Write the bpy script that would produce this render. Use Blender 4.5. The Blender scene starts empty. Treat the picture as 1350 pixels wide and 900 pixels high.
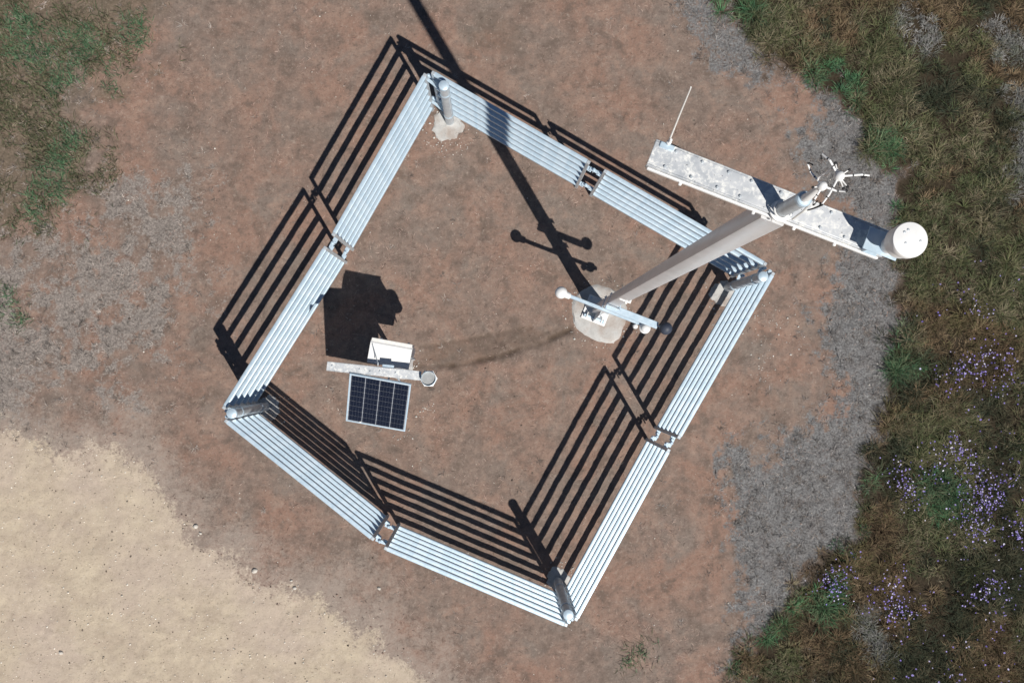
import bpy, math, random
import numpy as np
from mathutils import Vector, Matrix

random.seed(7)
rng = np.random.default_rng(11)
scene = bpy.context.scene
C = scene.collection

# ------------------------------------------------------------------ camera
cam_data = bpy.data.cameras.new('camera')
cam = bpy.data.objects.new('camera', cam_data)
C.objects.link(cam)
cam_data.sensor_width = 36.0
cam_data.lens = 32.0
cam_data.clip_start = 0.1
cam_data.clip_end = 2000.0
cam.matrix_world = (Matrix.Translation((0, 0, 14.511))
                    @ Matrix.Rotation(-0.02473, 4, 'Y') @ Matrix.Rotation(0.02195, 4, 'X'))
scene.camera = cam

# ------------------------------------------------------------------ sky, sun, exposure
SUN_TO = Vector((-0.3763, 0.6462, -1.0)).normalized()
sun_from = -SUN_TO
elev = math.asin(sun_from.z)
azim = math.atan2(sun_from.x, sun_from.y)
world = bpy.data.worlds.new('World')
scene.world = world
world.use_nodes = True
wn = world.node_tree
wn.nodes.clear()
sky = wn.nodes.new('ShaderNodeTexSky')
sky.sky_type = 'NISHITA'
sky.sun_disc = False
sky.altitude = 2500.0
sky.dust_density = 0.3
sky.sun_elevation = elev
sky.sun_rotation = azim % (2 * math.pi)
bg = wn.nodes.new('ShaderNodeBackground')
bg.inputs['Strength'].default_value = 0.05
wo = wn.nodes.new('ShaderNodeOutputWorld')
wn.links.new(sky.outputs[0], bg.inputs[0])
wn.links.new(bg.outputs[0], wo.inputs[0])

sun_data = bpy.data.lights.new('sun', 'SUN')
sun_data.energy = 5.0
sun_data.angle = math.radians(0.5)
sun_data.color = (1.0, 0.955, 0.89)
sun = bpy.data.objects.new('sun', sun_data)
C.objects.link(sun)
sun.rotation_euler = SUN_TO.to_track_quat('-Z', 'Y').to_euler()
sun.location = (6, -10, 16)

vs = scene.view_settings
vs.view_transform = 'Standard'
vs.look = 'None'
vs.gamma = 1.0
vs.exposure = 0.0
vs.use_curve_mapping = False


# ------------------------------------------------------------------ node helpers
def new_mat(name):
    m = bpy.data.materials.new(name)
    m.use_nodes = True
    nt = m.node_tree
    nt.nodes.clear()
    out = nt.nodes.new('ShaderNodeOutputMaterial')
    bsdf = nt.nodes.new('ShaderNodeBsdfPrincipled')
    nt.links.new(bsdf.outputs[0], out.inputs[0])
    return m, nt, bsdf


def noise(nt, scale, detail=4, rough=0.55, coord='Object', dist=0.0):
    tc = nt.nodes.get('tc') or nt.nodes.new('ShaderNodeTexCoord')
    tc.name = 'tc'
    n = nt.nodes.new('ShaderNodeTexNoise')
    n.inputs['Scale'].default_value = scale
    n.inputs['Detail'].default_value = detail
    n.inputs['Roughness'].default_value = rough
    n.inputs['Distortion'].default_value = dist
    nt.links.new(tc.outputs[coord], n.inputs['Vector'])
    return n.outputs['Fac']


def ramp(nt, fac, stops):
    r = nt.nodes.new('ShaderNodeValToRGB')
    e = r.color_ramp.elements
    while len(e) < len(stops):
        e.new(0.5)
    for i, (p, c) in enumerate(stops):
        e[i].position = p
        e[i].color = (c, c, c, 1) if isinstance(c, (int, float)) else (*c, 1)
    nt.links.new(fac, r.inputs[0])
    return r.outputs[0]


def mix(nt, fac, a, b, mode='MIX'):
    m = nt.nodes.new('ShaderNodeMix')
    m.data_type = 'RGBA'
    m.blend_type = mode
    for sock, v in ((m.inputs[0], fac), (m.inputs[6], a), (m.inputs[7], b)):
        if hasattr(v, 'is_linked'):
            nt.links.new(v, sock)
        elif isinstance(v, (int, float)):
            sock.default_value = v
        else:
            sock.default_value = (*v, 1)
    return m.outputs[2]


def math_node(nt, op, a, b=None):
    m = nt.nodes.new('ShaderNodeMath')
    m.operation = op
    for s, v in zip(m.inputs, (a, b)):
        if v is None:
            continue
        if hasattr(v, 'is_linked'):
            nt.links.new(v, s)
        else:
            s.default_value = v
    return m.outputs[0]


def bump(nt, bsdf, h, strength=0.3, dist=0.01):
    b = nt.nodes.new('ShaderNodeBump')
    b.inputs['Strength'].default_value = strength
    b.inputs['Distance'].default_value = dist
    nt.links.new(h, b.inputs['Height'])
    nt.links.new(b.outputs[0], bsdf.inputs['Normal'])


def attr(nt, name):
    a = nt.nodes.new('ShaderNodeAttribute')
    a.attribute_name = name
    return a


def simple(name, c1, c2, scale=20, metallic=0.0, rough=(0.5, 0.6), bmp=0.1, spec=0.5):
    m, nt, b = new_mat(name)
    f = noise(nt, scale, 5, 0.6)
    nt.links.new(mix(nt, ramp(nt, f, [(0.35, 0.0), (0.65, 1.0)]), c1, c2), b.inputs['Base Color'])
    b.inputs['Metallic'].default_value = metallic
    b.inputs['Specular IOR Level'].default_value = spec
    nt.links.new(ramp(nt, noise(nt, scale * 2.3, 3), [(0.3, rough[0]), (0.7, rough[1])]), b.inputs['Roughness'])
    if bmp:
        bump(nt, b, noise(nt, scale * 4, 4), bmp, 0.004)
    return m


# ------------------------------------------------------------------ materials
M = {}
M['galv'] = simple('galvanised_steel', (0.50, 0.64, 0.75), (0.62, 0.74, 0.83), 14, 0.32, (0.34, 0.48), 0.03)
M['galv_dull'] = simple('dull_galvanised_steel', (0.47, 0.52, 0.56), (0.62, 0.66, 0.69), 9, 0.4, (0.38, 0.6), 0.06)
M['mast'] = simple('mast_aluminium', (0.72, 0.73, 0.74), (0.80, 0.80, 0.81), 5, 0.28, (0.32, 0.42), 0.0)
M['white'] = simple('white_paint', (0.78, 0.78, 0.77), (0.84, 0.84, 0.83), 12, 0.0, (0.35, 0.5), 0.02)
M['cream'] = simple('white_plastic', (0.74, 0.72, 0.68), (0.82, 0.81, 0.78), 25, 0.0, (0.4, 0.5), 0.02)
M['black'] = simple('black_rubber', (0.012, 0.012, 0.014), (0.03, 0.03, 0.034), 30, 0.0, (0.45, 0.6), 0.05)
M['globe'] = simple('matt_navy_paint', (0.030, 0.038, 0.060), (0.045, 0.055, 0.080), 30, 0.0, (0.5, 0.65), 0.03)
M['backsheet'] = simple('panel_backsheet', (0.34, 0.36, 0.40), (0.40, 0.42, 0.46), 30, 0.0, (0.25, 0.3), 0.0)
M['inner'] = simple('funnel_interior', (0.30, 0.31, 0.31), (0.42, 0.43, 0.43), 12, 0.2, (0.4, 0.5), 0.02)

# weathered crossarm plate: galvanised with white droppings and a few rusty dark flecks
m, nt, b = new_mat('weathered_crossarm')
base = mix(nt, ramp(nt, noise(nt, 9, 5), [(0.35, 0.0), (0.65, 1.0)]), (0.50, 0.53, 0.56), (0.66, 0.68, 0.70))
drop = ramp(nt, noise(nt, 24, 8, 0.72, dist=0.3), [(0.49, 0.0), (0.62, 1.0)])
col = mix(nt, drop, base, (0.80, 0.80, 0.77))
fleck = ramp(nt, noise(nt, 55, 3, 0.5), [(0.70, 0.0), (0.74, 1.0)])
col = mix(nt, fleck, col, (0.14, 0.14, 0.14))
nt.links.new(col, b.inputs['Base Color'])
nt.links.new(mix(nt, drop, (0.4, 0.4, 0.4), (0.0, 0.0, 0.0)), b.inputs['Metallic'])
b.inputs['Roughness'].default_value = 0.5
bump(nt, b, noise(nt, 50, 4), 0.15, 0.004)
M['arm'] = m

# concrete
m, nt, b = new_mat('concrete')
col = mix(nt, ramp(nt, noise(nt, 6, 6, 0.65), [(0.3, 0.0), (0.7, 1.0)]), (0.42, 0.41, 0.395), (0.60, 0.595, 0.575))
col = mix(nt, ramp(nt, noise(nt, 3.1, 5, 0.6), [(0.46, 0.0), (0.66, 0.75)]), col, (0.29, 0.225, 0.185))
col = mix(nt, ramp(nt, noise(nt, 60, 3), [(0.66, 0.0), (0.72, 0.7)]), col, (0.22, 0.20, 0.18))
nt.links.new(col, b.inputs['Base Color'])
b.inputs['Roughness'].default_value = 0.9
b.inputs['Specular IOR Level'].default_value = 0.2
bump(nt, b, noise(nt, 30, 8, 0.7), 0.7, 0.012)
M['concrete'] = m

# solar cell: deep blue silicon with thin silver busbars
m, nt, b = new_mat('solar_cell')
tc = nt.nodes.new('ShaderNodeTexCoord'); tc.name = 'tc'
sep = nt.nodes.new('ShaderNodeSeparateXYZ')
nt.links.new(tc.outputs['Object'], sep.inputs[0])
w = math_node(nt, 'FRACT', math_node(nt, 'MULTIPLY', math_node(nt, 'ADD', sep.outputs[0], 5.0), 24.0))
bars = math_node(nt, 'LESS_THAN', w, 0.07)
col = mix(nt, ramp(nt, noise(nt, 40, 3), [(0.3, 0.0), (0.7, 1.0)]), (0.004, 0.005, 0.012), (0.007, 0.009, 0.020))
col = mix(nt, math_node(nt, 'MULTIPLY', bars, 0.35), col, (0.14, 0.15, 0.18))
nt.links.new(col, b.inputs['Base Color'])
b.inputs['Roughness'].default_value = 0.22
b.inputs['Coat Weight'].default_value = 0.6
b.inputs['Coat Roughness'].default_value = 0.08
M['cell'] = m


def tint_mat(name, rough=0.85, spec=0.15, jitter=0.25, trans=0.0):
    m, nt, b = new_mat(name)
    a = attr(nt, 'tint')
    f = ramp(nt, noise(nt, 3.0, 3), [(0.3, 1.0 - jitter), (0.7, 1.0 + jitter)])
    nt.links.new(mix(nt, 1.0, a.outputs['Color'], f, 'MULTIPLY'), b.inputs['Base Color'])
    b.inputs['Roughness'].default_value = rough
    b.inputs['Specular IOR Level'].default_value = spec
    return m


M['blade'] = tint_mat('grass_blades')
M['petal'] = tint_mat('flower_petals', 0.7, 0.2, 0.1)
M['pebble'] = tint_mat('pebbles', 0.8, 0.3, 0.2)
M['straw'] = tint_mat('straw_litter', 0.8, 0.2, 0.2)


# ------------------------------------------------------------------ ground noise, zones
def vnoise(x, y, seed):
    xi = np.floor(x).astype(np.int64); yi = np.floor(y).astype(np.int64)
    xf = x - xi; yf = y - yi
    u = xf * xf * (3 - 2 * xf); v = yf * yf * (3 - 2 * yf)

    def h(a, b):
        n = (a * 374761393 + b * 668265263 + seed * 1442695041) & 0xFFFFFFFF
        n = ((n ^ (n >> 13)) * 1274126177) & 0xFFFFFFFF
        n = (n ^ (n >> 16)) & 0xFFFF
        return n / 65535.0
    a = h(xi, yi); b = h(xi + 1, yi); c = h(xi, yi + 1); d = h(xi + 1, yi + 1)
    return (a * (1 - u) + b * u) * (1 - v) + (c * (1 - u) + d * u) * v


def fbm(x, y, scale, seed, octs=4, gain=0.5):
    s = 0.0; amp = 1.0; tot = 0.0
    c, sn = math.cos(0.6), math.sin(0.6)
    for o in range(octs):
        s = s + amp * vnoise(x / scale, y / scale, seed + o * 17)
        tot += amp
        amp *= gain; scale *= 0.5
        x, y = c * x - sn * y + 3.1, sn * x + c * y - 1.7
    return s / tot - 0.5          # about -0.35 .. 0.35


def sdist(x, y, poly):
    """signed distance to a polygon, positive inside"""
    d = np.full(x.shape, 1e9); inside = np.zeros(x.shape, bool)
    n = len(poly)
    for i in range(n):
        x1, y1 = poly[i]; x2, y2 = poly[(i + 1) % n]
        ex, ey = x2 - x1, y2 - y1
        t = np.clip(((x - x1) * ex + (y - y1) * ey) / (ex * ex + ey * ey), 0, 1)
        d = np.minimum(d, np.hypot(x - x1 - t * ex, y - y1 - t * ey))
        cond = ((y1 > y) != (y2 > y)) & (x < (x2 - x1) * (y - y1) / (y2 - y1 + 1e-12) + x1)
        inside ^= cond
    return np.where(inside, d, -d)


def pdist(x, y, line):
    d = np.full(x.shape, 1e9)
    for (x1, y1), (x2, y2) in zip(line[:-1], line[1:]):
        ex, ey = x2 - x1, y2 - y1
        t = np.clip(((x - x1) * ex + (y - y1) * ey) / (ex * ex + ey * ey), 0, 1)
        d = np.minimum(d, np.hypot(x - x1 - t * ex, y - y1 - t * ey))
    return d


def sstep(a, b, v):
    t = np.clip((v - a) / (b - a), 0, 1)
    return t * t * (3 - 2 * t)


ROAD = [(-41.09, 1.99), (-14.66, -0.28), (-7.74, -1.07), (-7.21, -1.35), (-6.38, -1.5), (-5.91, -1.33), (-5.49, -1.77), (-5.02, -2.31), (-4.72, -2.85), (-4.12, -3.21), (-3.59, -3.45), (-3.11, -3.69), (-2.45, -3.99), (-2.09, -4.23), (-1.74, -4.47), (-1.26, -4.89), (-0.96, -5.19), (3.05, -9.86), (21.86, -41.49), (-38.63, -37.36)]
VEG = [(0.68, 44.91), (2.51, 9.56), (3.49, 6.09), (4.16, 5.48), (4.47, 4.98), (5.09, 4.49), (5.58, 4.31), (6.07, 3.88), (6.19, 3.39), (6.62, 3.02), (6.68, 2.16), (6.46, 1.55), (6.64, 0.53), (6.57, -0.13), (6.61, -0.69), (6.19, -1.3), (6.06, -1.51), (6.02, -2.11), (5.89, -2.72), (5.44, -2.99), (5.03, -3.23), (4.78, -3.76), (4.41, -4.07), (4.05, -4.4), (3.89, -5.11), (3.8, -5.83), (4.25, -11.05), (8.72, -40.59), (54.0, -43.68), (62.11, 49.6)]
DRY = [(4.47, 5.11), (5.09, 4.49), (5.39, 4.0), (5.08, 3.63), (5.14, 3.02), (5.94, 2.4), (5.81, 1.75), (5.22, 0.81), (5.34, 0.32), (5.54, -0.08), (5.7, -0.5), (5.66, -0.86), (5.13, -1.02), (4.71, -1.3), (4.31, -1.47), (3.86, -1.5), (3.9, -2.11), (4.06, -2.71), (4.03, -3.52), (4.01, -4.07), (3.89, -5.11), (5.5, -6.33), (8.0, -1.51), (8.06, 3.4), (5.59, 5.61)]
DRY2 = [(-11.23, 1.74), (-7.72, 1.99), (-6.3, 2.48), (-4.76, 2.72), (-4.87, 1.52), (-5.04, 0.08), (-5.91, -1.0), (-7.68, -1.11), (-11.19, -0.52)]
DRY3 = [(2.63, 8.31), (2.87, 5.59), (3.48, 5.1), (4.34, 4.49), (4.71, 4.12), (5.09, 4.49), (4.16, 5.48), (3.49, 6.09), (3.13, 8.32)]
GTL = [(-16.16, 14.13), (-4.85, 14.41), (-4.96, 6.0), (-5.2, 5.51), (-5.49, 5.02), (-5.96, 4.29), (-6.44, 3.92), (-6.25, 3.44), (-6.54, 2.47), (-7.13, 2.11), (-8.42, 1.75), (-15.84, 0.9)]
TRENCH = [(-1.17, -0.04), (-0.55, -0.06), (0.18, 0.1), (0.9, 0.34), (1.29, 0.51)]
TRENCH2 = [(-1.03, 0.23), (-0.31, 0.35), (0.66, 0.54)]
GSPOT = [(-7.46, 5.25), (-7.22, 5.01), (-6.39, 5.01), (-5.64, 5.26), (-5.94, 4.57), (-6.62, 4.47), (-6.55, 3.5), (-6.96, 3.01), (-6.78, 2.57), (-7.19, 2.33), (-7.53, 0.79), (2.35, -4.65), (5.46, 4.75), (5.77, 4.56), (3.98, 5.7), (6.38, 3.52), (6.65, -0.29), (7.19, -2.24), (7.32, -2.0), (5.39, -3.8), (4.54, -4.28)]
PSPOT = [(7.55, -0.02), (7.83, -0.11), (8.14, -0.25), (7.38, -1.39), (7.69, -2.0), (7.87, -2.24), (7.56, -2.48), (6.7, -2.12), (6.54, -1.87), (6.31, -3.63), (6.37, -3.81), (5.48, -3.38), (5.4, -3.54), (7.72, 0.94), (8.02, 0.08), (7.69, -1.63), (8.42, -2.73), (7.85, -3.64), (7.99, -2.12), (7.27, -0.29), (6.5, -3.93), (8.16, -3.94), (7.07, -1.63), (7.74, -2.61), (9.2, -1.2), (9.6, -3.2), (10.1, 0.6)]
GREYSPOT = [(6.83, 5.5), (7.02, 5.25), (8.21, 5.39), (8.51, 5.02), (8.56, 3.65), (8.61, 2.79), (6.12, -4.29), (6.18, -4.53), (8.63, 4.27)]
STAIN = [(-1.69, -1.22), (-0.31, 4.21), (-4.14, -0.04), (-4.8, -0.04), (-4.18, 5.03), (4.31, -0.53), (5.44, 2.16), (0.05, 5.07)]


def zones(x, y):
    wob = fbm(x, y, 0.9, 5, 5, 0.6)
    wob2 = fbm(x, y, 0.35, 9, 4, 0.6)
    wob3 = fbm(x, y, 0.12, 13, 3, 0.6)
    road = sstep(-0.46, 0.40, sdist(x, y, ROAD) + 0.7 * wob2 + 0.3 * wob)
    dust = sstep(-1.3, 0.0, sdist(x, y, ROAD) + 1.6 * wob + 0.9 * wob2)
    veg = sstep(-0.22, 0.22, sdist(x, y, VEG) + 0.7 * wob + 0.9 * wob2)
    dry = sstep(-0.45, 0.35, sdist(x, y, DRY) + 0.7 * wob + 0.9 * wob3) * (0.8 + 0.2 * sstep(-0.16, 0.05, wob2 + 0.4 * wob))
    dryw = 0.85 * sstep(-0.9, 0.8, sdist(x, y, DRY2) + 2.8 * wob + 1.4 * wob3) * (0.35 + 0.65 * sstep(-0.14, 0.08, wob2))
    dry = np.maximum(dry, 0.7 * sstep(-0.4, 0.3, sdist(x, y, DRY3) + 1.8 * wob + 0.8 * wob3))
    gtl = sstep(-0.35, 0.5, sdist(x, y, GTL) + 1.6 * wob2)
    dry = dry * (1 - veg)
    tr = np.exp(-(pdist(x, y, TRENCH) / 0.055) ** 2) * sstep(-0.25, 0.25, wob2 + 0.12)
    tr = np.maximum(tr, 0.55 * np.exp(-(pdist(x, y, TRENCH2) / 0.05) ** 2))
    band = sdist(x, y, [TRENCH[0], TRENCH[1], TRENCH[2], TRENCH[3], TRENCH[4], TRENCH2[2], TRENCH2[1], TRENCH2[0]])
    tr = np.maximum(tr, 0.42 * sstep(-0.06, 0.07, band + 0.12 * wob2))
    st = np.zeros(x.shape)
    for i, (sx, sy) in enumerate(STAIN):
        r = 0.42 if i == 0 else 0.55
        st = np.maximum(st, sstep(1.0, 0.2, np.hypot(x - sx, y - sy) / r + 2.6 * wob2 + 1.5 * wob)) * (1.0 if i == 0 else 0.6)
    return dict(road=road, dust=dust, veg=veg, dry=dry, dryw=dryw, gtl=gtl, trench=tr, stain=st)


def height(x, y, z=None):
    near = np.exp(-((x / 40) ** 2 + (y / 40) ** 2))
    dent = -0.006 * sstep(0.16, 0.26, fbm(x, y, 0.28, 111, 2)) + 0.005 * sstep(0.17, 0.26, fbm(x, y, 0.09, 113, 2))
    h = dent + 0.020 * fbm(x, y, 0.8, 31, 3) + 0.014 * fbm(x, y, 0.16, 41, 3) + 0.010 * fbm(x, y, 0.05, 51, 2)
    if z is None:
        z = zones(x, y)
    h = h * (1 + 1.2 * z['dry'] + 0.8 * z['dryw'] + 1.0 * z['gtl']) - 0.040 * z['trench'] - 0.010 * z['road']
    return h * near + 0.25 * (1 - near) * fbm(x, y, 30, 61, 3)


# ------------------------------------------------------------------ mesh helpers
def mesh_from(name, verts, faces, mat=None, smooth=None):
    me = bpy.data.meshes.new(name)
    me.from_pydata([tuple(v) for v in verts], [], faces)
    if smooth is not None:
        for p in me.polygons:
            p.use_smooth = True
        me.set_sharp_from_angle(angle=math.radians(smooth))
    if mat:
        me.materials.append(M[mat])
    me.update()
    return me


class MB:
    def __init__(self):
        self.v = []; self.f = []

    def add(self, vs, fs):
        o = len(self.v)
        self.v += [Vector(p) for p in vs]
        self.f += [tuple(i + o for i in f) for f in fs]
        return self

    def box(self, c, s, rot=None, bev=0.0):
        """chamfered box: centre, full size, optional 3x3 rotation"""
        hx, hy, hz = (k / 2 for k in s)
        c = Vector(c)
        if bev <= 0:
            vs = [Vector((sx * hx, sy * hy, sz * hz)) for sz in (-1, 1) for sx, sy in ((-1, -1), (1, -1), (1, 1), (-1, 1))]
            fs = [(3, 2, 1, 0), (4, 5, 6, 7), (0, 1, 5, 4), (1, 2, 6, 5), (2, 3, 7, 6), (3, 0, 4, 7)]
        else:
            b = min(bev, hx * .9, hy * .9, hz * .9)
            vs = []

            def ring(x, y, z):
                return [(-x + b, -y, z), (x - b, -y, z), (x, -y + b, z), (x, y - b, z), (x - b, y, z), (-x + b, y, z), (-x, y - b, z), (-x, -y + b, z)]
            vs += [(p[0] * (hx - b) / hx, p[1] * (hy - b) / hy, -hz) for p in ring(hx, hy, 0)]
            vs += ring(hx, hy, -hz + b) + ring(hx, hy, hz - b)
            vs += [(p[0] * (hx - b) / hx, p[1] * (hy - b) / hy, hz) for p in ring(hx, hy, 0)]
            vs = [Vector(p) for p in vs]
            fs = [tuple(range(7, -1, -1)), tuple(range(24, 32))]
            for r in range(3):
                for i in range(8):
                    j = (i + 1) % 8
                    fs.append((r * 8 + i, r * 8 + j, r * 8 + 8 + j, r * 8 + 8 + i))
        if rot is not None:
            vs = [rot @ p for p in vs]
        return self.add([p + c for p in vs], fs)

    def tube(self, pts, radii, n=14, cap=True):
        pts = [Vector(p) for p in pts]
        if not hasattr(radii, '__len__'):
            radii = [radii] * len(pts)
        vs = []; fs = []
        prev = None
        for i, p in enumerate(pts):
            if i == 0:
                t = pts[1] - pts[0]
            elif i == len(pts) - 1:
                t = pts[-1] - pts[-2]
            else:
                t = (pts[i + 1] - p).normalized() + (p - pts[i - 1]).normalized()
            if t.length < 1e-9:
                t = prev
            t = t.normalized(); prev = t
            a = Vector((0, 0, 1)) if abs(t.z) < 0.9 else Vector((1, 0, 0))
            x = t.cross(a).normalized(); y = t.cross(x).normalized()
            for k in range(n):
                an = 2 * math.pi * k / n
                vs.append(p + (x * math.cos(an) + y * math.sin(an)) * radii[i])
        for i in range(len(pts) - 1):
            for k in range(n):
                j = (k + 1) % n
                fs.append((i * n + k, i * n + j, (i + 1) * n + j, (i + 1) * n + k))
        if cap:
            fs.append(tuple(range(n - 1, -1, -1)))
            fs.append(tuple((len(pts) - 1) * n + k for k in range(n)))
        return self.add(vs, fs)

    def lathe(self, prof, n=28, origin=(0, 0, 0), rot=None, cap=True):
        """profile of (radius, z) round +z"""
        vs = []; fs = []
        for r, z in prof:
            for k in range(n):
                an = 2 * math.pi * k / n
                vs.append(Vector((r * math.cos(an), r * math.sin(an), z)))
        for i in range(len(prof) - 1):
            for k in range(n):
                j = (k + 1) % n
                fs.append((i * n + k, i * n + j, (i + 1) * n + j, (i + 1) * n + k))
        if cap:
            fs.append(tuple(range(n - 1, -1, -1)))
            fs.append(tuple((len(prof) - 1) * n + k for k in range(n)))
        if rot is not None:
            vs = [rot @ p for p in vs]
        o = Vector(origin)
        return self.add([p + o for p in vs], fs)

    def prism(self, poly, z0, z1, rot=None, origin=(0, 0, 0)):
        n = len(poly)
        vs = [Vector((x, y, z0)) for x, y in poly] + [Vector((x, y, z1)) for x, y in poly]
        fs = [tuple(range(n - 1, -1, -1)), tuple(range(n, 2 * n))]
        fs += [(i, (i + 1) % n, n + (i + 1) % n, n + i) for i in range(n)]
        if rot is not None:
            vs = [rot @ p for p in vs]
        o = Vector(origin)
        return self.add([p + o for p in vs], fs)

    def mesh(self, name, mat, smooth=35):
        return mesh_from(name, self.v, self.f, mat, smooth)

    def build(self, name, mat, parent=None, smooth=35):
        return link(name, self.mesh(name, mat, smooth), parent)


def link(name, me, parent=None, loc=(0, 0, 0)):
    o = bpy.data.objects.new(name, me)
    C.objects.link(o)
    o.location = loc
    if parent is not None:
        o.parent = parent
    return o


def tag(o, label=None, cat=None, group=None, kind=None):
    if label: o['label'] = label
    if cat: o['category'] = cat
    if group: o['group'] = group
    if kind: o['kind'] = kind
    return o


def thing(name, label, cat, loc=(0, 0, 0), rz=0.0, group=None):
    o = bpy.data.objects.new(name, None)
    o.empty_display_size = 0.2
    C.objects.link(o)
    o.location = loc
    o.rotation_euler = (0, 0, rz)
    return tag(o, label, cat, group)


def RZ(a):
    return Matrix.Rotation(a, 3, 'Z')


# ------------------------------------------------------------------ ground sheet
def axis(lo, hi, step, far):
    inner = np.arange(lo, hi + 1e-6, step)
    g = [0.06]
    while sum(g) < far:
        g.append(g[-1] * 1.28)
    out = np.cumsum(g)
    return np.concatenate([lo - out[::-1], inner, hi + out])


ax = axis(-9.2, 10.2, 0.03, 700)
ay = axis(-6.6, 7.4, 0.03, 700)
GX, GY = np.meshgrid(ax, ay)
Z = zones(GX, GY)
GH = height(GX, GY, Z)
nx, ny = len(ax), len(ay)
me = bpy.data.meshes.new('ground')
me.vertices.add(nx * ny)
me.vertices.foreach_set('co', np.stack([GX, GY, GH], -1).astype(np.float32).ravel())
idx = np.arange(nx * ny).reshape(ny, nx)
quads = np.stack([idx[:-1, :-1], idx[:-1, 1:], idx[1:, 1:], idx[1:, :-1]], -1).reshape(-1, 4)
me.loops.add(quads.size)
me.loops.foreach_set('vertex_index', quads.ravel().astype(np.int32))
me.polygons.add(len(quads))
me.polygons.foreach_set('loop_start', np.arange(0, quads.size, 4, dtype=np.int32))
me.polygons.foreach_set('loop_total', np.full(len(quads), 4, np.int32))
me.polygons.foreach_set('use_smooth', np.ones(len(quads), bool))
for k, v in Z.items():
    a = me.attributes.new(k, 'FLOAT', 'POINT')
    a.data.foreach_set('value', v.astype(np.float32).ravel())
me.update()
me.validate()

m, nt, b = new_mat('ground_soil')
A = {k: attr(nt, k).outputs['Fac'] for k in Z}
n_big = noise(nt, 0.75, 4, 0.6)
n_big2 = noise(nt, 1.3, 5, 0.62, dist=0.5)
n_mid = noise(nt, 2.6, 6, 0.65, dist=0.4)
n_mid2 = noise(nt, 6.0, 6, 0.7)
n_mid3 = noise(nt, 13.0, 5, 0.7)
n_fine = noise(nt, 32, 6, 0.72)
n_spk = noise(nt, 80, 4, 0.6)
soil = mix(nt, ramp(nt, n_big, [(0.42, 0.0), (0.58, 1.0)]), (0.211, 0.159, 0.132), (0.261, 0.166, 0.128))
soil = mix(nt, ramp(nt, n_big2, [(0.48, 0.0), (0.64, 0.85)]), soil, (0.204, 0.168, 0.144))
soil = mix(nt, ramp(nt, n_mid, [(0.34, 0.75), (0.48, 0.0)]), soil, (0.135, 0.104, 0.086))
soil = mix(nt, ramp(nt, n_mid, [(0.53, 0.0), (0.68, 0.7)]), soil, (0.310, 0.211, 0.164))
soil = mix(nt, ramp(nt, n_mid2, [(0.32, 0.7), (0.47, 0.0)]), soil, (0.140, 0.106, 0.089))
soil = mix(nt, ramp(nt, n_mid2, [(0.54, 0.0), (0.70, 0.6)]), soil, (0.315, 0.237, 0.191))
soil = mix(nt, ramp(nt, n_mid3, [(0.30, 0.75), (0.44, 0.0)]), soil, (0.112, 0.087, 0.072))
soil = mix(nt, ramp(nt, n_mid3, [(0.56, 0.0), (0.72, 0.6)]), soil, (0.348, 0.277, 0.231))
soil = mix(nt, ramp(nt, n_fine, [(0.30, 0.6), (0.46, 0.0)]), soil, (0.099, 0.076, 0.063))
soil = mix(nt, ramp(nt, n_fine, [(0.58, 0.0), (0.72, 0.5)]), soil, (0.378, 0.314, 0.262))
soil = mix(nt, math_node(nt, 'MULTIPLY', A['stain'], 0.6), soil, (0.122, 0.097, 0.077))
soil = mix(nt, math_node(nt, 'MULTIPLY', A['trench'], 0.95), soil, (0.095, 0.068, 0.051))
drywc = mix(nt, ramp(nt, n_fine, [(0.32, 0.0), (0.68, 1.0)]), (0.110, 0.096, 0.086), (0.36, 0.315, 0.285))
drywc = mix(nt, ramp(nt, n_mid3, [(0.34, 0.6), (0.5, 0.0)]), drywc, (0.105, 0.092, 0.084))
dryc = mix(nt, ramp(nt, n_fine, [(0.32, 0.0), (0.68, 1.0)]), (0.054, 0.052, 0.053), (0.270, 0.268, 0.267))
dryc = mix(nt, ramp(nt, n_mid, [(0.5, 0.0), (0.75, 0.4)]), dryc, (0.144, 0.117, 0.107))
gtlc = mix(nt, ramp(nt, n_fine, [(0.32, 0.0), (0.68, 1.0)]), (0.07, 0.062, 0.042), (0.19, 0.15, 0.11))
roadc = mix(nt, ramp(nt, n_mid, [(0.36, 0.0), (0.64, 1.0)]), (0.412, 0.338, 0.263), (0.528, 0.447, 0.338))
roadc = mix(nt, ramp(nt, n_big, [(0.42, 0.0), (0.66, 0.65)]), roadc, (0.455, 0.371, 0.315))
roadc = mix(nt, ramp(nt, n_mid2, [(0.30, 0.5), (0.42, 0.0)]), roadc, (0.286, 0.229, 0.175))
roadc = mix(nt, ramp(nt, n_fine, [(0.30, 0.6), (0.46, 0.0)]), roadc, (0.232, 0.186, 0.140))
roadc = mix(nt, ramp(nt, n_mid3, [(0.27, 0.7), (0.40, 0.0)]), roadc, (0.263, 0.215, 0.164))
roadc = mix(nt, ramp(nt, n_mid3, [(0.58, 0.0), (0.72, 0.6)]), roadc, (0.588, 0.514, 0.422))
roadc = mix(nt, ramp(nt, n_spk, [(0.60, 0.0), (0.72, 0.7)]), roadc, (0.654, 0.589, 0.501))
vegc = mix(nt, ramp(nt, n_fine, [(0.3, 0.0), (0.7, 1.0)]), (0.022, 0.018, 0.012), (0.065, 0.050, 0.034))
col = mix(nt, math_node(nt, 'MULTIPLY', A['gtl'], 0.75), soil, gtlc)
grain = math_node(nt, 'ADD', math_node(nt, 'MULTIPLY', math_node(nt, 'SUBTRACT', n_mid3, 0.5), 1.5), math_node(nt, 'MULTIPLY', math_node(nt, 'SUBTRACT', n_fine, 0.5), 1.3))


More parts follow.
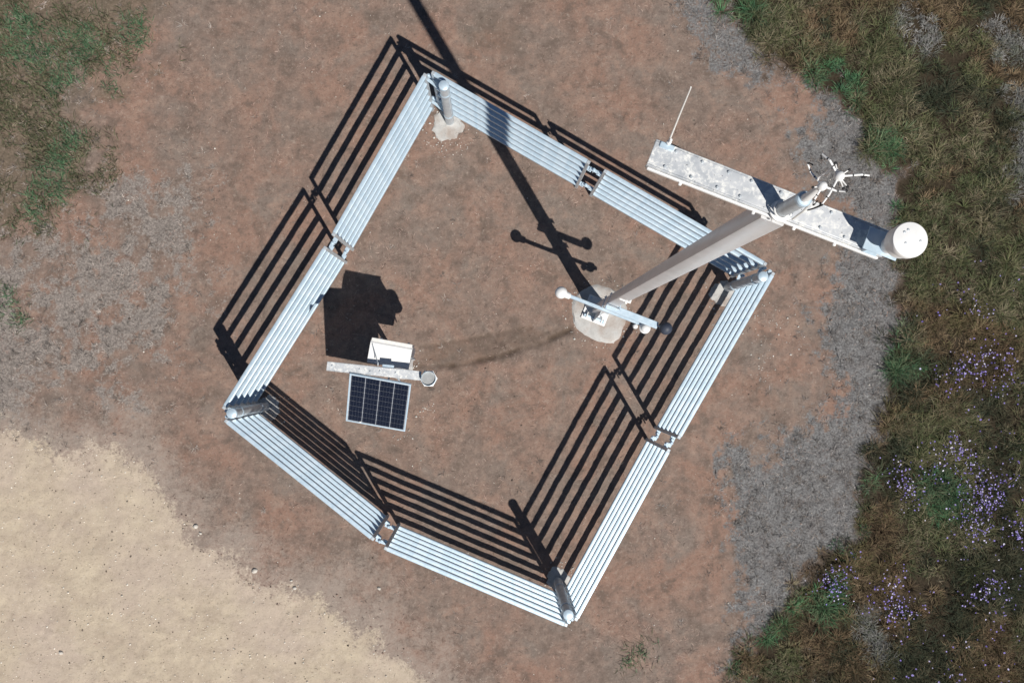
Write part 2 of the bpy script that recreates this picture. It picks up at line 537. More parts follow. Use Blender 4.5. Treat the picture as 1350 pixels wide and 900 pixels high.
def grained(a):
    return ramp(nt, math_node(nt, 'ADD', a, math_node(nt, 'MULTIPLY', grain, 0.9)), [(0.34, 0.0), (0.66, 1.0)])


dustf = ramp(nt, math_node(nt, 'ADD', math_node(nt, 'MULTIPLY', A['dust'], 0.75), math_node(nt, 'MULTIPLY', grain, 0.8)), [(0.10, 0.0), (0.80, 0.85)])
col = mix(nt, dustf, col, (0.33, 0.275, 0.235))
col = mix(nt, grained(A['dryw']), col, drywc)
col = mix(nt, grained(A['dry']), col, dryc)
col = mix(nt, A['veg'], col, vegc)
col = mix(nt, grained(A['road']), col, roadc)
nt.links.new(col, b.inputs['Base Color'])
b.inputs['Roughness'].default_value = 0.95
b.inputs['Specular IOR Level'].default_value = 0.1
hsum = math_node(nt, 'ADD', math_node(nt, 'MULTIPLY', n_fine, 0.7), math_node(nt, 'MULTIPLY', n_spk, 0.5))
bump(nt, b, hsum, 0.7, 0.016)
me.materials.append(m)
ground = link('ground', me)
tag(ground, 'bare red-brown soil with a pale gravel track and dry grass', None, None, 'structure')

GHf = lambda x, y: height(np.asarray(x, float), np.asarray(y, float))


# ------------------------------------------------------------------ fence panels
H_TOP = 1.80
RAIL_H, RAIL_W = 0.062, 0.064
RAIL_Z = [0.195 + i * 0.3135 for i in range(6)]
STILE = 0.050


def stadium(n=3):
    """rounded-rectangle rail section"""
    pts = []
    r = 0.011
    for cx, cz, a0 in ((1, 1, 0), (-1, 1, 90), (-1, -1, 180), (1, -1, 270)):
        for k in range(n + 1):
            a = math.radians(a0 + 90 * k / n)
            pts.append((cx * (RAIL_W / 2 - r) + r * math.cos(a), cz * (RAIL_H / 2 - r) + r * math.sin(a)))
    return pts


def rail_mesh(L):
    sec = stadium()
    n = len(sec)
    mb = MB()
    vs = []
    segs = 6
    for k in range(segs + 1):
        x = -L / 2 + L * k / segs
        sag = -0.0035 * (1 - (2 * k / segs - 1) ** 2)
        vs += [(x, y, z + sag) for y, z in sec]
    fs = []
    for k in range(segs):
        for i in range(n):
            j = (i + 1) % n
            fs.append((k * n + i, k * n + j, (k + 1) * n + j, (k + 1) * n + i))
    fs += [tuple(range(n - 1, -1, -1)), tuple(segs * n + i for i in range(n))]
    return mb.add(vs, fs).mesh('rail', 'galv', 40)


stile_me = MB().box((0, 0, H_TOP / 2 - 0.01), (STILE, STILE, H_TOP + 0.02), None, 0.006).mesh('stile', 'galv_dull', 30)
lug = MB()
lug.box((0.034, 0, 0.045), (0.068, 0.05, 0.010), None, 0.003)
lug.box((0.034, 0, -0.045), (0.068, 0.05, 0.010), None, 0.003)
lug.tube([(0.052, 0, -0.045), (0.052, 0, 0.045)], 0.021, 12)
lug_me = lug.mesh('hinge_lug', 'galv', 35)
pin = MB().tube([(0, 0, -0.09), (0, 0, 0.085)], 0.011, 10)
pin.lathe([(0.011, 0.08), (0.022, 0.085), (0.022, 0.10), (0.012, 0.107)], 12)
pin_me = pin.mesh('drop_pin', 'galv', 35)

PG = 'galvanised cattle panels forming the pen'
PANELS = [
    ((-0.814, 4.058), (1.413, 2.787), 'six-rail galvanised cattle panel crossed by the shadow of the tall mast'),
    ((1.606, 2.681), (3.905, 1.358), 'six-rail cattle panel between the panel under the mast shadow and the post nearest the mast'),
    ((4.004, 1.258), (2.641, -1.079), 'six-rail cattle panel whose rail shadows reach the concrete pad of the mast'),
    ((2.523, -1.224), (1.201, -3.602), 'bright six-rail cattle panel on the flower field side, away from the mast pad'),
    ((1.090, -3.662), (-1.455, -2.571), 'six-rail cattle panel by the gravel track ending at the post with full shadow'),
    ((-1.593, -2.463), (-3.658, -0.804), 'six-rail cattle panel by the gravel track, below the solar panel'),
    ((-3.682, -0.658), (-2.276, 1.599), 'six-rail cattle panel touched by the black shadow of the solar station'),
    ((-2.192, 1.758), (-0.904, 4.042), 'six-rail cattle panel with shadows on open soil toward the green grass patches'),
]
for pi_, (a, bb, lab) in enumerate(PANELS):
    a = Vector((*a, 0)); bb = Vector((*bb, 0))
    d = bb - a; L = d.length; ang = math.atan2(d.y, d.x)
    mid = (a + bb) / 2
    root = thing('cattle_panel', lab, 'fence panel', (mid.x, mid.y, 0), ang, PG)
    root.rotation_euler = (random.uniform(-.004, .004), random.uniform(-.0015, .0015), ang)
    rm = rail_mesh(L - 2 * STILE + 0.004)
    for i, z in enumerate(RAIL_Z):
        r = link('rail', rm, root, (0, 0, z))
        r.rotation_euler = (random.uniform(-.03, .03), random.uniform(-.0014, .0014), 0)
    for s in (-1, 1):
        link('stile', stile_me, root, (s * (L / 2 - STILE / 2), 0, 0))
        first = (pi_ % 2 == 0) == (s > 0)          # this end meets another panel
        for z in (0.36, 1.47):
            zz = z + (0.0 if s > 0 else 0.030)
            lg = link('hinge_lug', lug_me, root, (s * L / 2, 0, zz))
            lg.rotation_euler = (0, 0, 0 if s > 0 else math.pi)
            if s > 0:
                link('drop_pin', pin_me, root, (s * (L / 2 + 0.095 if first else L / 2 + 0.052), 0, zz + 0.012))
    # short link plates where two panels meet
    if pi_ % 2 == 0:
        for z in (0.36, 1.47):
            lp = MB().box((0, 0, 0), (0.13, 0.046, 0.009), None, 0.003).build('link_plate', 'galv', root)
            lp.location = (L / 2 + 0.097, 0, z + 0.066)


# ------------------------------------------------------------------ concrete footings
def footing_mesh(name, outline_r, top=0.03, rough=0.06, seed=1, rings=7, n=40):
    rs = np.random.default_rng(seed)
    ph = rs.uniform(0, 6.28, 6)
    vs = []; fs = []
    vs.append((0, 0, top + 0.006))
    for i in range(1, rings + 1):
        t = i / rings
        for k in range(n):
            an = 2 * math.pi * k / n
            base = outline_r(an) if callable(outline_r) else outline_r
            jag = 1 + rough * (math.sin(3 * an + ph[0]) + 0.7 * math.sin(7 * an + ph[1]) + 0.6 * math.sin(13 * an + ph[2])) * t + rs.uniform(-rough, rough) * 0.6 * t
            r = base * jag * t
            z = top + rs.uniform(-0.007, 0.007) - (0.015 * t ** 6)
            if i == rings:
                z = -0.05
                r *= 1.02
            vs.append((r * math.cos(an), r * math.sin(an), z))
    for k in range(n):
        fs.append((0, 1 + k, 1 + (k + 1) % n))
    for i in range(rings - 1):
        for k in range(n):
            j = (k + 1) % n
            o = 1 + i * n
            fs.append((o + k, o + n + k, o + n + j, o + j))
    return mesh_from(name, vs, fs, 'concrete', 50)


# ------------------------------------------------------------------ corner posts
PO = [
    ((-0.637, 3.835), (-0.675, 3.775), 0.275, [PANELS[0][0], PANELS[7][1]], 'round galvanised corner post with rubble around its footing, near the mast shadow'),
    ((3.822, 1.186), (3.745, 1.085), 0.23, [PANELS[1][1], PANELS[2][0]], 'round galvanised corner post nearest to the tall mast'),
    ((1.087, -3.485), (1.085, -3.440), 0.20, [PANELS[3][1], PANELS[4][0]], 'round corner post casting its whole shadow into the pen between two sets of rails'),
    ((-3.537, -0.710), (-3.50, -0.73), 0.21, [PANELS[5][1], PANELS[6][0]], 'round corner post near the solar station on the dry grass side'),
]
for i, (xy, fxy, fr, ends, lab) in enumerate(PO):
    root = thing('corner_post', lab, 'post', (xy[0], xy[1], 0), 0, 'round corner posts of the pen')
    MB().tube([(0, 0, -0.02), (0, 0, 1.90)], 0.070, 28).build('tube', 'galv_dull', root)
    MB().lathe([(0.0735, 1.872), (0.0745, 1.878), (0.0745, 1.905), (0.069, 1.918), (0.045, 1.928), (0.015, 1.932)], 28).build('cap', 'galv', root)
    f = link('footing', footing_mesh('footing', fr, 0.022, 0.085, 20 + i), root, (fxy[0] - xy[0], fxy[1] - xy[1], 0))
    for e in ends:
        d = Vector((e[0] - xy[0], e[1] - xy[1], 0))
        for z in (0.44, 1.56):
            ln = d.length
            u = d.normalized()
            mb = MB().box(u * ((0.06 + ln) / 2) + Vector((0, 0, z + (0.014 if e is ends[0] else 0))), (ln - 0.06, 0.045, 0.009), RZ(math.atan2(d.y, d.x)), 0.003)
            mb.build('clamp_strap', 'galv', root)
    for z in (0.44, 1.56):
        MB().lathe([(0.0715, z - 0.022), (0.0765, z - 0.022), (0.0765, z + 0.028), (0.0715, z + 0.028)], 28, cap=False).build('clamp_ring', 'galv', root)

# ------------------------------------------------------------------ mast
MX, MY = 1.712, 0.815
mast = thing('instrument_mast', 'tall square grey metal mast with a weathered crossarm on a concrete pad', 'mast', (MX, MY, 0))
ARM_A = math.atan2(-0.361, 0.932)
U = Vector((math.cos(ARM_A), math.sin(ARM_A), 0))            # along the crossarm
V = Vector((-U.y, U.x, 0))                                   # across it, away from the sun
rot = RZ(ARM_A)
pad_pts = [(1.293, 0.926), (1.30, 0.72), (1.353, 0.537), (1.48, 0.41), (1.633, 0.344), (1.82, 0.27), (1.973, 0.259), (2.10, 0.34), (2.144, 0.465), (2.20, 0.58), (2.218, 0.684), (2.22, 0.85), (2.194, 0.988), (2.10, 1.10), (2.0, 1.17), (1.85, 1.24), (1.695, 1.267), (1.53, 1.20), (1.391, 1.108), (1.33, 1.03)]
pc = Vector((1.75, 0.76))
pol = sorted([(math.atan2(y - pc.y, x - pc.x) % (2 * math.pi), math.hypot(x - pc.x, y - pc.y)) for x, y in pad_pts])
pa = np.array([q[0] for q in pol]); pr = np.array([q[1] for q in pol])
padr = lambda an: float(np.interp(an % (2 * math.pi), pa, pr, period=2 * math.pi))
link('concrete_pad', footing_mesh('concrete_pad', padr, 0.035, 0.012, 3, 9, 72), mast, (pc.x - MX, pc.y - MY, 0))
W = 0.140
Hm = 9.325
# square tube with softly rounded corners, built as a prism
r_ = 0.007
sec = []
for cx, cy, a0 in ((1, 1, 0), (-1, 1, 90), (-1, -1, 180), (1, -1, 270)):
    for k in range(3):
        a = math.radians(a0 + 45 * k)
        sec.append((cx * (W / 2 - r_) + r_ * math.cos(a), cy * (W / 2 - r_) + r_ * math.sin(a)))
mt = MB().prism(sec, 0.06, Hm, rot)
for p in mt.v:
    p += Vector((-0.062, 0.052, 0)) * (p.z / Hm)
mt.build('mast_tube', 'mast', mast, 28)
MB().box((0, 0, 0.053), (0.40, 0.40, 0.022), rot, 0.004).build('base_plate', 'white', mast)
gp = [(W / 2 + 0.001, 0.064), (W / 2 + 0.122, 0.064), (W / 2 + 0.122, 0.10), (W / 2 + 0.040, 0.80), (W / 2 + 0.001, 0.80)]
Rx90 = Matrix.Rotation(math.radians(90), 3, 'X')
for k in range(4):
    MB().prism(gp, -0.006, 0.006, RZ(ARM_A + k * math.pi / 2) @ Rx90).build('gusset', 'galv_dull', mast)
for k in range(4):
    a = math.pi / 4 + k * math.pi / 2
    p = rot @ Vector((0.155 * math.copysign(1, math.cos(a)), 0.155 * math.copysign(1, math.sin(a)), 0))
    bt = MB().lathe([(0.020, 0.064), (0.020, 0.082), (0.011, 0.083), (0.011, 0.115), (0.008, 0.118)], 6, p)
    bt.build('anchor_bolt', 'galv', mast, 20)
# hinge tube beside the base, lies along the plate edge
MB().tube([rot @ Vector((-0.17, -0.135, 0.10)), rot @ Vector((0.17, -0.135, 0.10))], 0.020, 12).build('hinge_tube', 'galv', mast)
for s in (-1, 1):
    MB().box(rot @ Vector((s * 0.125, -0.125, 0.098)), (0.014, 0.09, 0.070), rot, 0.003).build('hinge_plate', 'white', mast)
# cable tie and cable
MB().box((0, 0, 3.22), (W + 0.010, W + 0.010, 0.012), rot, 0.003).build('cable_tie', 'cream', mast)
MB().box(rot @ Vector((0.02, -W / 2 - 0.016, 3.22)), (0.03, 0.022, 0.03), rot, 0.004).build('tie_buckle', 'cream', mast)
MB().box((0, 0, 1.96), (W + 0.008, W + 0.008, 0.010), rot, 0.003).build('cable_tie', 'black', mast)
# lower sensor arm (both sides) and upper sensor arm (one side)
lo0 = Vector((1.135, 0.962, 1.55)); lo1 = Vector((2.345, 0.487, 1.55))
off = Vector((MX, MY, 0))


def arm_bar(p, q, w, h, name, mat='galv'):
    d = q - p
    c = (p + q) / 2 - off
    return MB().box(c, (d.length, w, h), RZ(math.atan2(d.y, d.x)), 0.006).build(name, mat, mast)


side = -V * (W / 2 + 0.026)
pL = off + side + U * -0.60 + Vector((0, 0, 1.55)); pR = off + side + U * 0.665 + Vector((0, 0, 1.55))
arm_bar(pL, pR, 0.050, 0.050, 'sensor_arm')
qL = off + side + U * -0.10 + Vector((0, 0, 2.15)); qR = off + side + U * 0.66 + Vector((0, 0, 2.15))
arm_bar(qL, qR, 0.095, 0.045, 'sensor_arm')
for z in (1.55, 2.15):
    MB().box(side * 0.86 + Vector((0, 0, z)), (0.20, 0.012, 0.11), rot, 0.003).build('arm_bracket', 'galv_dull', mast)
    MB().box(V * (W / 2 + 0.008) + Vector((0, 0, z)), (0.20, 0.012, 0.11), rot, 0.003).build('arm_bracket', 'galv_dull', mast)
    for s in (-1, 1):
        MB().tube([side * 0.9 + U * s * 0.087 + Vector((0, 0, z + 0.035)), V * (W / 2 + 0.03) + U * s * 0.087 + Vector((0, 0, z + 0.035))], 0.007, 8).build('clamp_bolt', 'galv', mast)

# top crossarm: upturned plate with a return lip on the sunny edge
ZA = 9.39
aL = Vector((0.918, 1.188, ZA)) - off; aR = Vector((2.262, 0.667, ZA)) - off
ac = (aL + aR) / 2; alen = (aR - aL).length
ca = MB()
ca.box(ac, (alen, 0.137, 0.010), rot, 0.003)
ca.box(ac - V * 0.0745 + Vector((0, 0, -0.024)), (alen, 0.010, 0.062), rot, 0.003)
ca.box(ac + V * 0.0745 + Vector((0, 0, -0.026)), (alen, 0.010, 0.062), rot, 0.003)
ca.build('crossarm', 'arm', mast, 30)
MB().box(ac - V * 0.088 + Vector((0, 0, -0.030)), (alen * 0.985, 0.014, 0.030), rot, 0.004).build('crossarm_lip', 'white', mast)
for t in (-0.62, -0.46, -0.30, -0.16, 0.02, 0.15, 0.33, 0.48):
    MB().lathe([(0.009, 0.0), (0.009, 0.009), (0.006, 0.012)], 6, ac + U * t - V * 0.052 + Vector((0, 0, 0.004))).build('bolt', 'galv_dull', mast, 20)
    MB().lathe([(0.009, 0.0), (0.009, 0.009), (0.006, 0.012)], 6, ac + U * (t + 0.03) + V * 0.052 + Vector((0, 0, 0.004))).build('bolt', 'galv_dull', mast, 20)
for t in (-0.50, -0.05, 0.07, 0.20, 0.45):
    MB().lathe([(0.010, 0.0), (0.010, 0.014), (0.007, 0.018)], 6, ac + U * t - V * 0.094 + Vector((0, 0, -0.030)), Matrix.Rotation(math.radians(90), 3, V.cross(Vector((0, 0, 1))))).build('bolt', 'white', mast, 20)
# end slot stay and bracket plates near the gauge
stub = Vector((1.650, 0.853, 0)) - off
MB().tube([stub + Vector((0, 0, ZA - 0.03)), stub + Vector((0, 0, 9.785))], 0.040, 24).build('top_pipe', 'galv_dull', mast)
MB().lathe([(0.0425, 9.765), (0.0425, 9.795), (0.036, 9.803), (0.012, 9.807)], 24, stub).build('pipe_cap', 'galv', mast)
MB().lathe([(0.062, ZA + 0.005), (0.062, ZA + 0.022), (0.044, ZA + 0.028), (0.041, ZA + 0.045)], 24, stub, cap=False).build('pipe_flange', 'white', mast)
ub = [stub + rot @ Vector((0.052 * math.cos(a), 0.052 * math.sin(a), ZA + 0.07)) for a in np.linspace(math.radians(150), math.radians(390), 12)]
MB().tube(ub, 0.006, 8).build('u_bolt', 'white', mast)
MB().tube([stub + Vector((0.043, -0.02, 9.77)), stub + Vector((0.06, -0.035, 9.6)), stub + Vector((0.062, -0.05, 9.42))], 0.006, 8).build('cable', 'cream', mast)

# ------------------------------------------------------------------ instruments on the mast
# covered rain gauge on the crossarm end
gx, gy = 2.232, 0.645
g = thing('rain_gauge', 'white round rain gauge with a pierced lid at the end of the mast crossarm', 'rain gauge', (gx, gy, 9.490))
MB().lathe([(0.045, 0.0), (0.050, 0.004), (0.050, 0.115), (0.080, 0.130), (0.086, 0.134), (0.086, 0.205), (0.094, 0.208), (0.096, 0.215), (0.096, 0.253), (0.093, 0.260), (0.060, 0.267), (0.02, 0.269)], 40).build('body', 'white', g, 30)
for dx, dy in ((-0.035, 0.040), (-0.015, 0.052), (0.050, -0.008), (-0.030, -0.018)):
    MB().lathe([(0.0075, 0.0), (0.0075, 0.006), (0.004, 0.008)], 10, (dx, dy, 0.2625)).build('lid_bolt', 'galv_dull', g, 30)

gb = MB().box((-U * 0.035 - Vector((0, 0, 0.004))), (0.20, 0.13, 0.008), rot, 0.002)
gb.box(-U * 0.10 + Vector((0, 0, -0.05)), (0.008, 0.12, 0.09), rot, 0.002)
gb.box(-U * 0.06 + Vector((0, 0, -0.094)), (0.09, 0.12, 0.008), rot, 0.002)
gb.build('bracket', 'galv', g)

# whip antenna
w0 = Vector((1.012, 1.235, 9.372)); w1 = Vector((0.987, 1.343, 10.10))
an = thing('whip_antenna', 'thin white whip antenna clamped to the outer end of the mast crossarm', 'antenna', w0)
MB().tube([Vector((0, 0, 0.03)), (w1 - w0) * 0.55, (w1 - w0)], [0.0055, 0.0048, 0.0038], 10).build('whip', 'cream', an)
MB().lathe([(0.014, 0.0), (0.014, 0.06), (0.009, 0.065), (0.009, 0.11), (0.006, 0.115)], 14).build('base_sleeve', 'white', an)
MB().box(rot @ Vector((0, -0.018, 0.018)), (0.085, 0.034, 0.030), rot, 0.004).build('clamp', 'galv', an)
MB().tube([rot @ Vector((0.01, 0.01, 0.005)), rot @ Vector((0.07, 0.012, -0.02)), rot @ Vector((0.12, 0.0, -0.03))], 0.006, 8).build('cable', 'black', an)

# three-axis sonic anemometer on the pipe
sa = thing('sonic_anemometer', 'white three-axis sonic anemometer with splayed black-banded arms on the mast top', 'anemometer', (1.650, 0.853, 9.805))
hL = Vector((0.022, 0.028, 0.185)); hU = Vector((0.028, 0.036, 0.395))
MB().tube([(0, 0, 0.0), (0, 0, 0.05), hL - Vector((0, 0, 0.05)), hL], [0.024, 0.022, 0.018, 0.022], 16).build('stem', 'white', sa)
MB().lathe([(0.010, -0.036), (0.020, -0.028), (0.0245, -0.008), (0.024, 0.012), (0.017, 0.026), (0.006, 0.032)], 22, hL).build('lower_hub', 'white', sa)
MB().lathe([(0.010, -0.030), (0.020, -0.024), (0.0245, -0.008), (0.024, 0.012), (0.017, 0.026), (0.006, 0.032)], 22, hU).build('upper_hub', 'white', sa)
MB().tube([hL + Vector((-0.022, 0.030, 0.0)), hL + Vector((-0.028, 0.040, 0.03)), hU + Vector((-0.028, 0.040, -0.02)), hU + Vector((-0.012, 0.018, 0.012))], 0.0055, 10).build('strut', 'white', sa)
tips = [(hU, Vector((-0.078, 0.108, 0)), -1), (hU, Vector((0.150, 0.006, 0)), -1), (hU, Vector((-0.085, -0.140, 0)), -1),
        (hL, Vector((-0.076, 0.112, 0)), 1), (hL, Vector((0.118, -0.030, 0)), 1), (hL, Vector((-0.050, -0.098, 0)), 1)]
for h0, dv, sg in tips:
    p0 = h0 + dv.normalized() * 0.022
    p1 = h0 + dv * 0.66 + Vector((0, 0, -sg * 0.018))
    p2 = h0 + dv + Vector((0, 0, sg * 0.012))
    p3 = h0 + dv * 0.86 + Vector((0, 0, sg * 0.052))
    arm = MB().tube([p0, p1, p2], [0.0056, 0.0052, 0.0042], 10).build('arm', 'white', sa)
    MB().tube([p2, p2.lerp(p3, 0.5) + dv.normalized() * 0.006, p3], [0.0042, 0.0036, 0.0050], 8).build('transducer', 'black', arm)
    for t in (0.36, 0.74):
        q = p0.lerp(p1, min(1, t / 0.66)) if t < 0.66 else p1.lerp(p2, (t - 0.66) / 0.34)
        dd = ((p1 - p0) if t < 0.66 else (p2 - p1)).normalized() * 0.003
        MB().tube([q - dd, q + dd], 0.0061, 10).build('band', 'black', arm)
for dx, dy, hh in ((0.048, 0.030, hU), (0.020, -0.060, hU), (0.040, -0.052, hU), (-0.046, -0.006, hL), (-0.018, 0.062, hU)):
    q = hh + Vector((dx, dy, 0.0))
    MB().tube([hh + Vector((dx * .3, dy * .3, -0.004)), q], [0.004, 0.003], 8).build('probe', 'white', sa)
    MB().lathe([(0.003, -0.007), (0.007, -0.004), (0.007, 0.004), (0.003, 0.007)], 10, q).build('probe_tip', 'black', sa)
q0 = hU + Vector((-0.085, -0.140, 0.012)) * 1.0
MB().tube([q0, q0 + Vector((-0.03, -0.012, -0.03)), q0 + Vector((-0.055, -0.018, -0.055))], [0.005, 0.004, 0.0035], 8).build('transducer', 'black', sa)

# low sensors
e = pL + Vector((0, 0, 0.0))
rd = thing('radiation_sensor', 'white bulb-shaped sensor at the short end of the low mast arm', 'sensor', e)
Ralong = (-U).to_track_quat('Z', 'Y').to_matrix()
MB().lathe([(0.030, -0.04), (0.046, -0.03), (0.050, 0.03), (0.045, 0.055)], 22, (0, 0, 0.006), Ralong).build('neck', 'white', rd)
bc = -U * 0.105 + Vector((0, 0, 0.035))
prof = [(0.02, -0.072), (0.060, -0.064), (0.082, -0.036)] + [(0.088 * math.cos(t), 0.088 * math.sin(t)) for t in np.linspace(-0.1, 1.5, 8)]
MB().lathe(prof, 28, bc).build('dome', 'white', rd)
MB().box(Vector((0.0, 0.0, -0.05)) - U * 0.02, (0.05, 0.04, 0.05), rot, 0.004).build('mount', 'galv_dull', rd)

e = pR + U * -0.075
pd = thing('dome_sensor', 'white domed sensor on the long end of the low mast arm', 'sensor', e + Vector((0, 0, 0.026)))
MB().lathe([(0.060, 0.0), (0.074, 0.010), (0.080, 0.030), (0.070, 0.042)] + [(0.062 * math.cos(t), 0.044 + 0.062 * math.sin(t)) for t in np.linspace(0.1, 1.5, 7)], 28, -V * 0.040).build('dome', 'white', pd)
MB().lathe([(0.030, -0.052), (0.030, -0.002)], 16, -V * 0.045).build('levelling_foot', 'galv_dull', pd)
e2 = pR + U * -0.205 - V * 0.062
sd = thing('small_sensor', 'small white capped sensor beside the domed sensor on the low mast arm', 'sensor', e2 + Vector((0, 0, -0.03)))
MB().lathe([(0.030, 0.0), (0.036, 0.006), (0.036, 0.050), (0.030, 0.060), (0.012, 0.070)], 22).build('housing', 'white', sd)
MB().box(V * 0.030 + Vector((0, 0, 0.02)), (0.022, 0.045, 0.020), rot, 0.003).build('mount', 'galv_dull', sd)

bgp = qR + U * 0.105 + Vector((0, 0, 0.075))
gl = thing('globe_sensor', 'dark navy globe thermometer on a rod beyond the upper mast arm', 'sensor', qR)
sph = [(0.088 * math.cos(t), 0.088 * math.sin(t)) for t in np.linspace(-1.54, 1.54, 17)]
MB().lathe(sph, 32, bgp - qR).build('globe', 'globe', gl, 40)
MB().tube([U * -0.03, U * 0.07 + Vector((0, 0, 0.02)), bgp - qR], 0.011, 12).build('rod', 'galv', gl)

# ------------------------------------------------------------------ solar station
PXs, PYs = -1.405, -0.095
st = thing('instrument_post', 'galvanised instrument post with a horizontal crossarm on a round concrete footing', 'post', (PXs, PYs, 0))
link('footing', footing_mesh('footing', 0.215, 0.03, 0.03, 77), st)
MB().tube([(0, 0, -0.02), (0, 0, 1.86)], 0.038, 24).build('pole', 'galv_dull', st)
o2 = Vector((PXs, PYs, 0))
s0 = Vector((-2.245, -0.062, 1.885)) - o2; s1 = Vector((-0.945, -0.200, 1.885)) - o2
SA = math.atan2(s1.y - s0.y, s1.x - s0.x)
sr = RZ(SA)
sc = (s0 + s1) / 2; sl = (s1 - s0).length
cb = MB()
cb.box(sc, (sl, 0.112, 0.008), sr, 0.003)
cb.box(sc + sr @ Vector((0, -0.060, -0.022)), (sl, 0.008, 0.052), sr, 0.003)
cb.box(sc + sr @ Vector((0, 0.060, -0.022)), (sl, 0.008, 0.052), sr, 0.003)
cb.build('crossarm', 'arm', st, 30)
for t in (-0.58, -0.2, -0.05, 0.08, 0.3):
    MB().lathe([(0.012, 0.0), (0.012, 0.010), (0.007, 0.014)], 6, sc + sr @ Vector((t, 0.01 * math.sin(t * 30), 0.003))).build('bolt', 'galv_dull', st, 20)
MB().box((0, 0, 1.868), (0.16, 0.10, 0.012), sr, 0.003).build('head_plate', 'galv', st)

# solar panel
TL = Vector((-1.935, -0.153, 1.92)); TR = Vector((-1.090, -0.321, 1.92))
BR = Vector((-1.194, -0.993, 1.45)); BL = Vector((-2.036, -0.851, 1.45))
pcn = (TL + TR + BR + BL) / 4
ex = ((TR - TL) + (BR - BL)).normalized()
ey = ((TL - BL) + (TR - BR)); ey = (ey - ex * ey.dot(ex)).normalized()
ez = ex.cross(ey)
pw, ph = 0.858, 0.836
pv = bpy.data.objects.new('solar_panel', None)
C.objects.link(pv)
pv.matrix_world = Matrix.Translation(pcn) @ Matrix((ex, ey, ez)).transposed().to_4x4()
tag(pv, 'tilted dark blue solar panel with a silver frame hung from the instrument post', 'solar panel')
fw = 0.020
fr = MB()
fr.box((0, ph / 2 - fw / 2, -0.008), (pw, fw, 0.034), None, 0.003)
fr.box((0, -ph / 2 + fw / 2, -0.008), (pw, fw, 0.034), None, 0.003)
fr.box((-pw / 2 + fw / 2, 0, -0.008), (fw, ph - 2 * fw, 0.0335), None, 0.003)
fr.box((pw / 2 - fw / 2, 0, -0.008), (fw, ph - 2 * fw, 0.0335), None, 0.003)
fr.build('frame', 'galv', pv)
MB().box((0, 0, -0.004), (pw - 2 * fw - 0.001, ph - 2 * fw - 0.001, 0.008)).build('backsheet', 'backsheet', pv)
ncx, ncy = 4, 9
cw = (pw - 2 * fw - 0.012) / ncx; chh = (ph - 2 * fw - 0.014) / ncy
cell_me = MB().prism([(-cw / 2 + .008, -chh / 2 + .002), (cw / 2 - .008, -chh / 2 + .002), (cw / 2 - .004, -chh / 2 + .006), (cw / 2 - .004, chh / 2 - .006), (cw / 2 - .008, chh / 2 - .002), (-cw / 2 + .008, chh / 2 - .002), (-cw / 2 + .004, chh / 2 - .006), (-cw / 2 + .004, -chh / 2 + .006)], 0.0, 0.003).mesh('cell', 'cell', 30)
for i in range(ncx):
    for j in range(ncy):
        link('cell', cell_me, pv, ((i + .5 - ncx / 2) * cw, (j + .5 - ncy / 2) * chh, 0.001))
MB().box((-0.22, -ph / 2 + 0.03, 0.008), (0.022, 0.016, 0.010), None, 0.002).build('clip', 'white', pv)
# brackets behind the panel up to the crossarm and pole
inv = pv.matrix_world.inverted()
for s in (-0.28, 0.28):
    a = Vector((s, ph / 2 - 0.03, -0.028)); c2 = inv @ (o2 + sc + sr @ Vector((s + 0.05, -0.055, -0.01)))
    MB().tube([a, c2], 0.014, 10).build('bracket', 'galv_dull', pv)
MB().tube([Vector((0, -0.20, -0.024)), inv @ Vector((PXs, PYs, 1.30))], 0.014, 10).build('stay', 'galv_dull', pv)

# white enclosure
EA = math.radians(-10.2)
er = RZ(EA)
en = thing('equipment_box', 'white equipment enclosure with a hooded lid behind the solar panel', 'enclosure', (-1.392, 0.118, 1.0), EA)
MB().box((0, -0.018, 0.345), (0.560, 0.286, 0.69), None, 0.008).build('body', 'white', en)
MB().prism([(-0.185, 0.69), (0.135, 0.69), (0.135, 0.712), (0.10, 0.735), (-0.185, 0.722)], -0.295, 0.295, Matrix(((0, 0, 1), (1, 0, 0), (0, 1, 0)))).build('lid', 'white', en, 25)
MB().box((0, 0.148, 0.36), (0.52, 0.042, 0.64), None, 0.008).build('door', 'white', en)
MB().box((0, 0.152, 0.722), (0.575, 0.040, 0.020), None, 0.005).build('rain_hood', 'cream', en)
for s in (-1, 1):
    MB().box((s * 0.2, 0.178, 0.36), (0.03, 0.024, 0.07), None, 0.004).build('latch', 'galv_dull', en)
MB().box((-0.02, -0.150, 0.5), (0.16, 0.07, 0.05), None, 0.004).build('pole_clamp', 'galv_dull', en)
MB().box((-0.02, -0.150, 0.15), (0.16, 0.07, 0.05), None, 0.004).build('pole_clamp', 'galv_dull', en)
MB().tube([(0.29, -0.02, 0.62), (0.315, -0.02, 0.60), (0.315, -0.02, 0.2), (0.28, -0.05, -0.06)], 0.010, 8).build('cable_conduit', 'galv_dull', en)
ro = MB().tube([(-0.262, 0.08, 0.735), (-0.262, 0.08, 0.75), (-0.12, -0.16, 0.905), (-0.115, -0.20, 0.893)], 0.0065, 8)
ro.build('stay_rod', 'galv_dull', en)

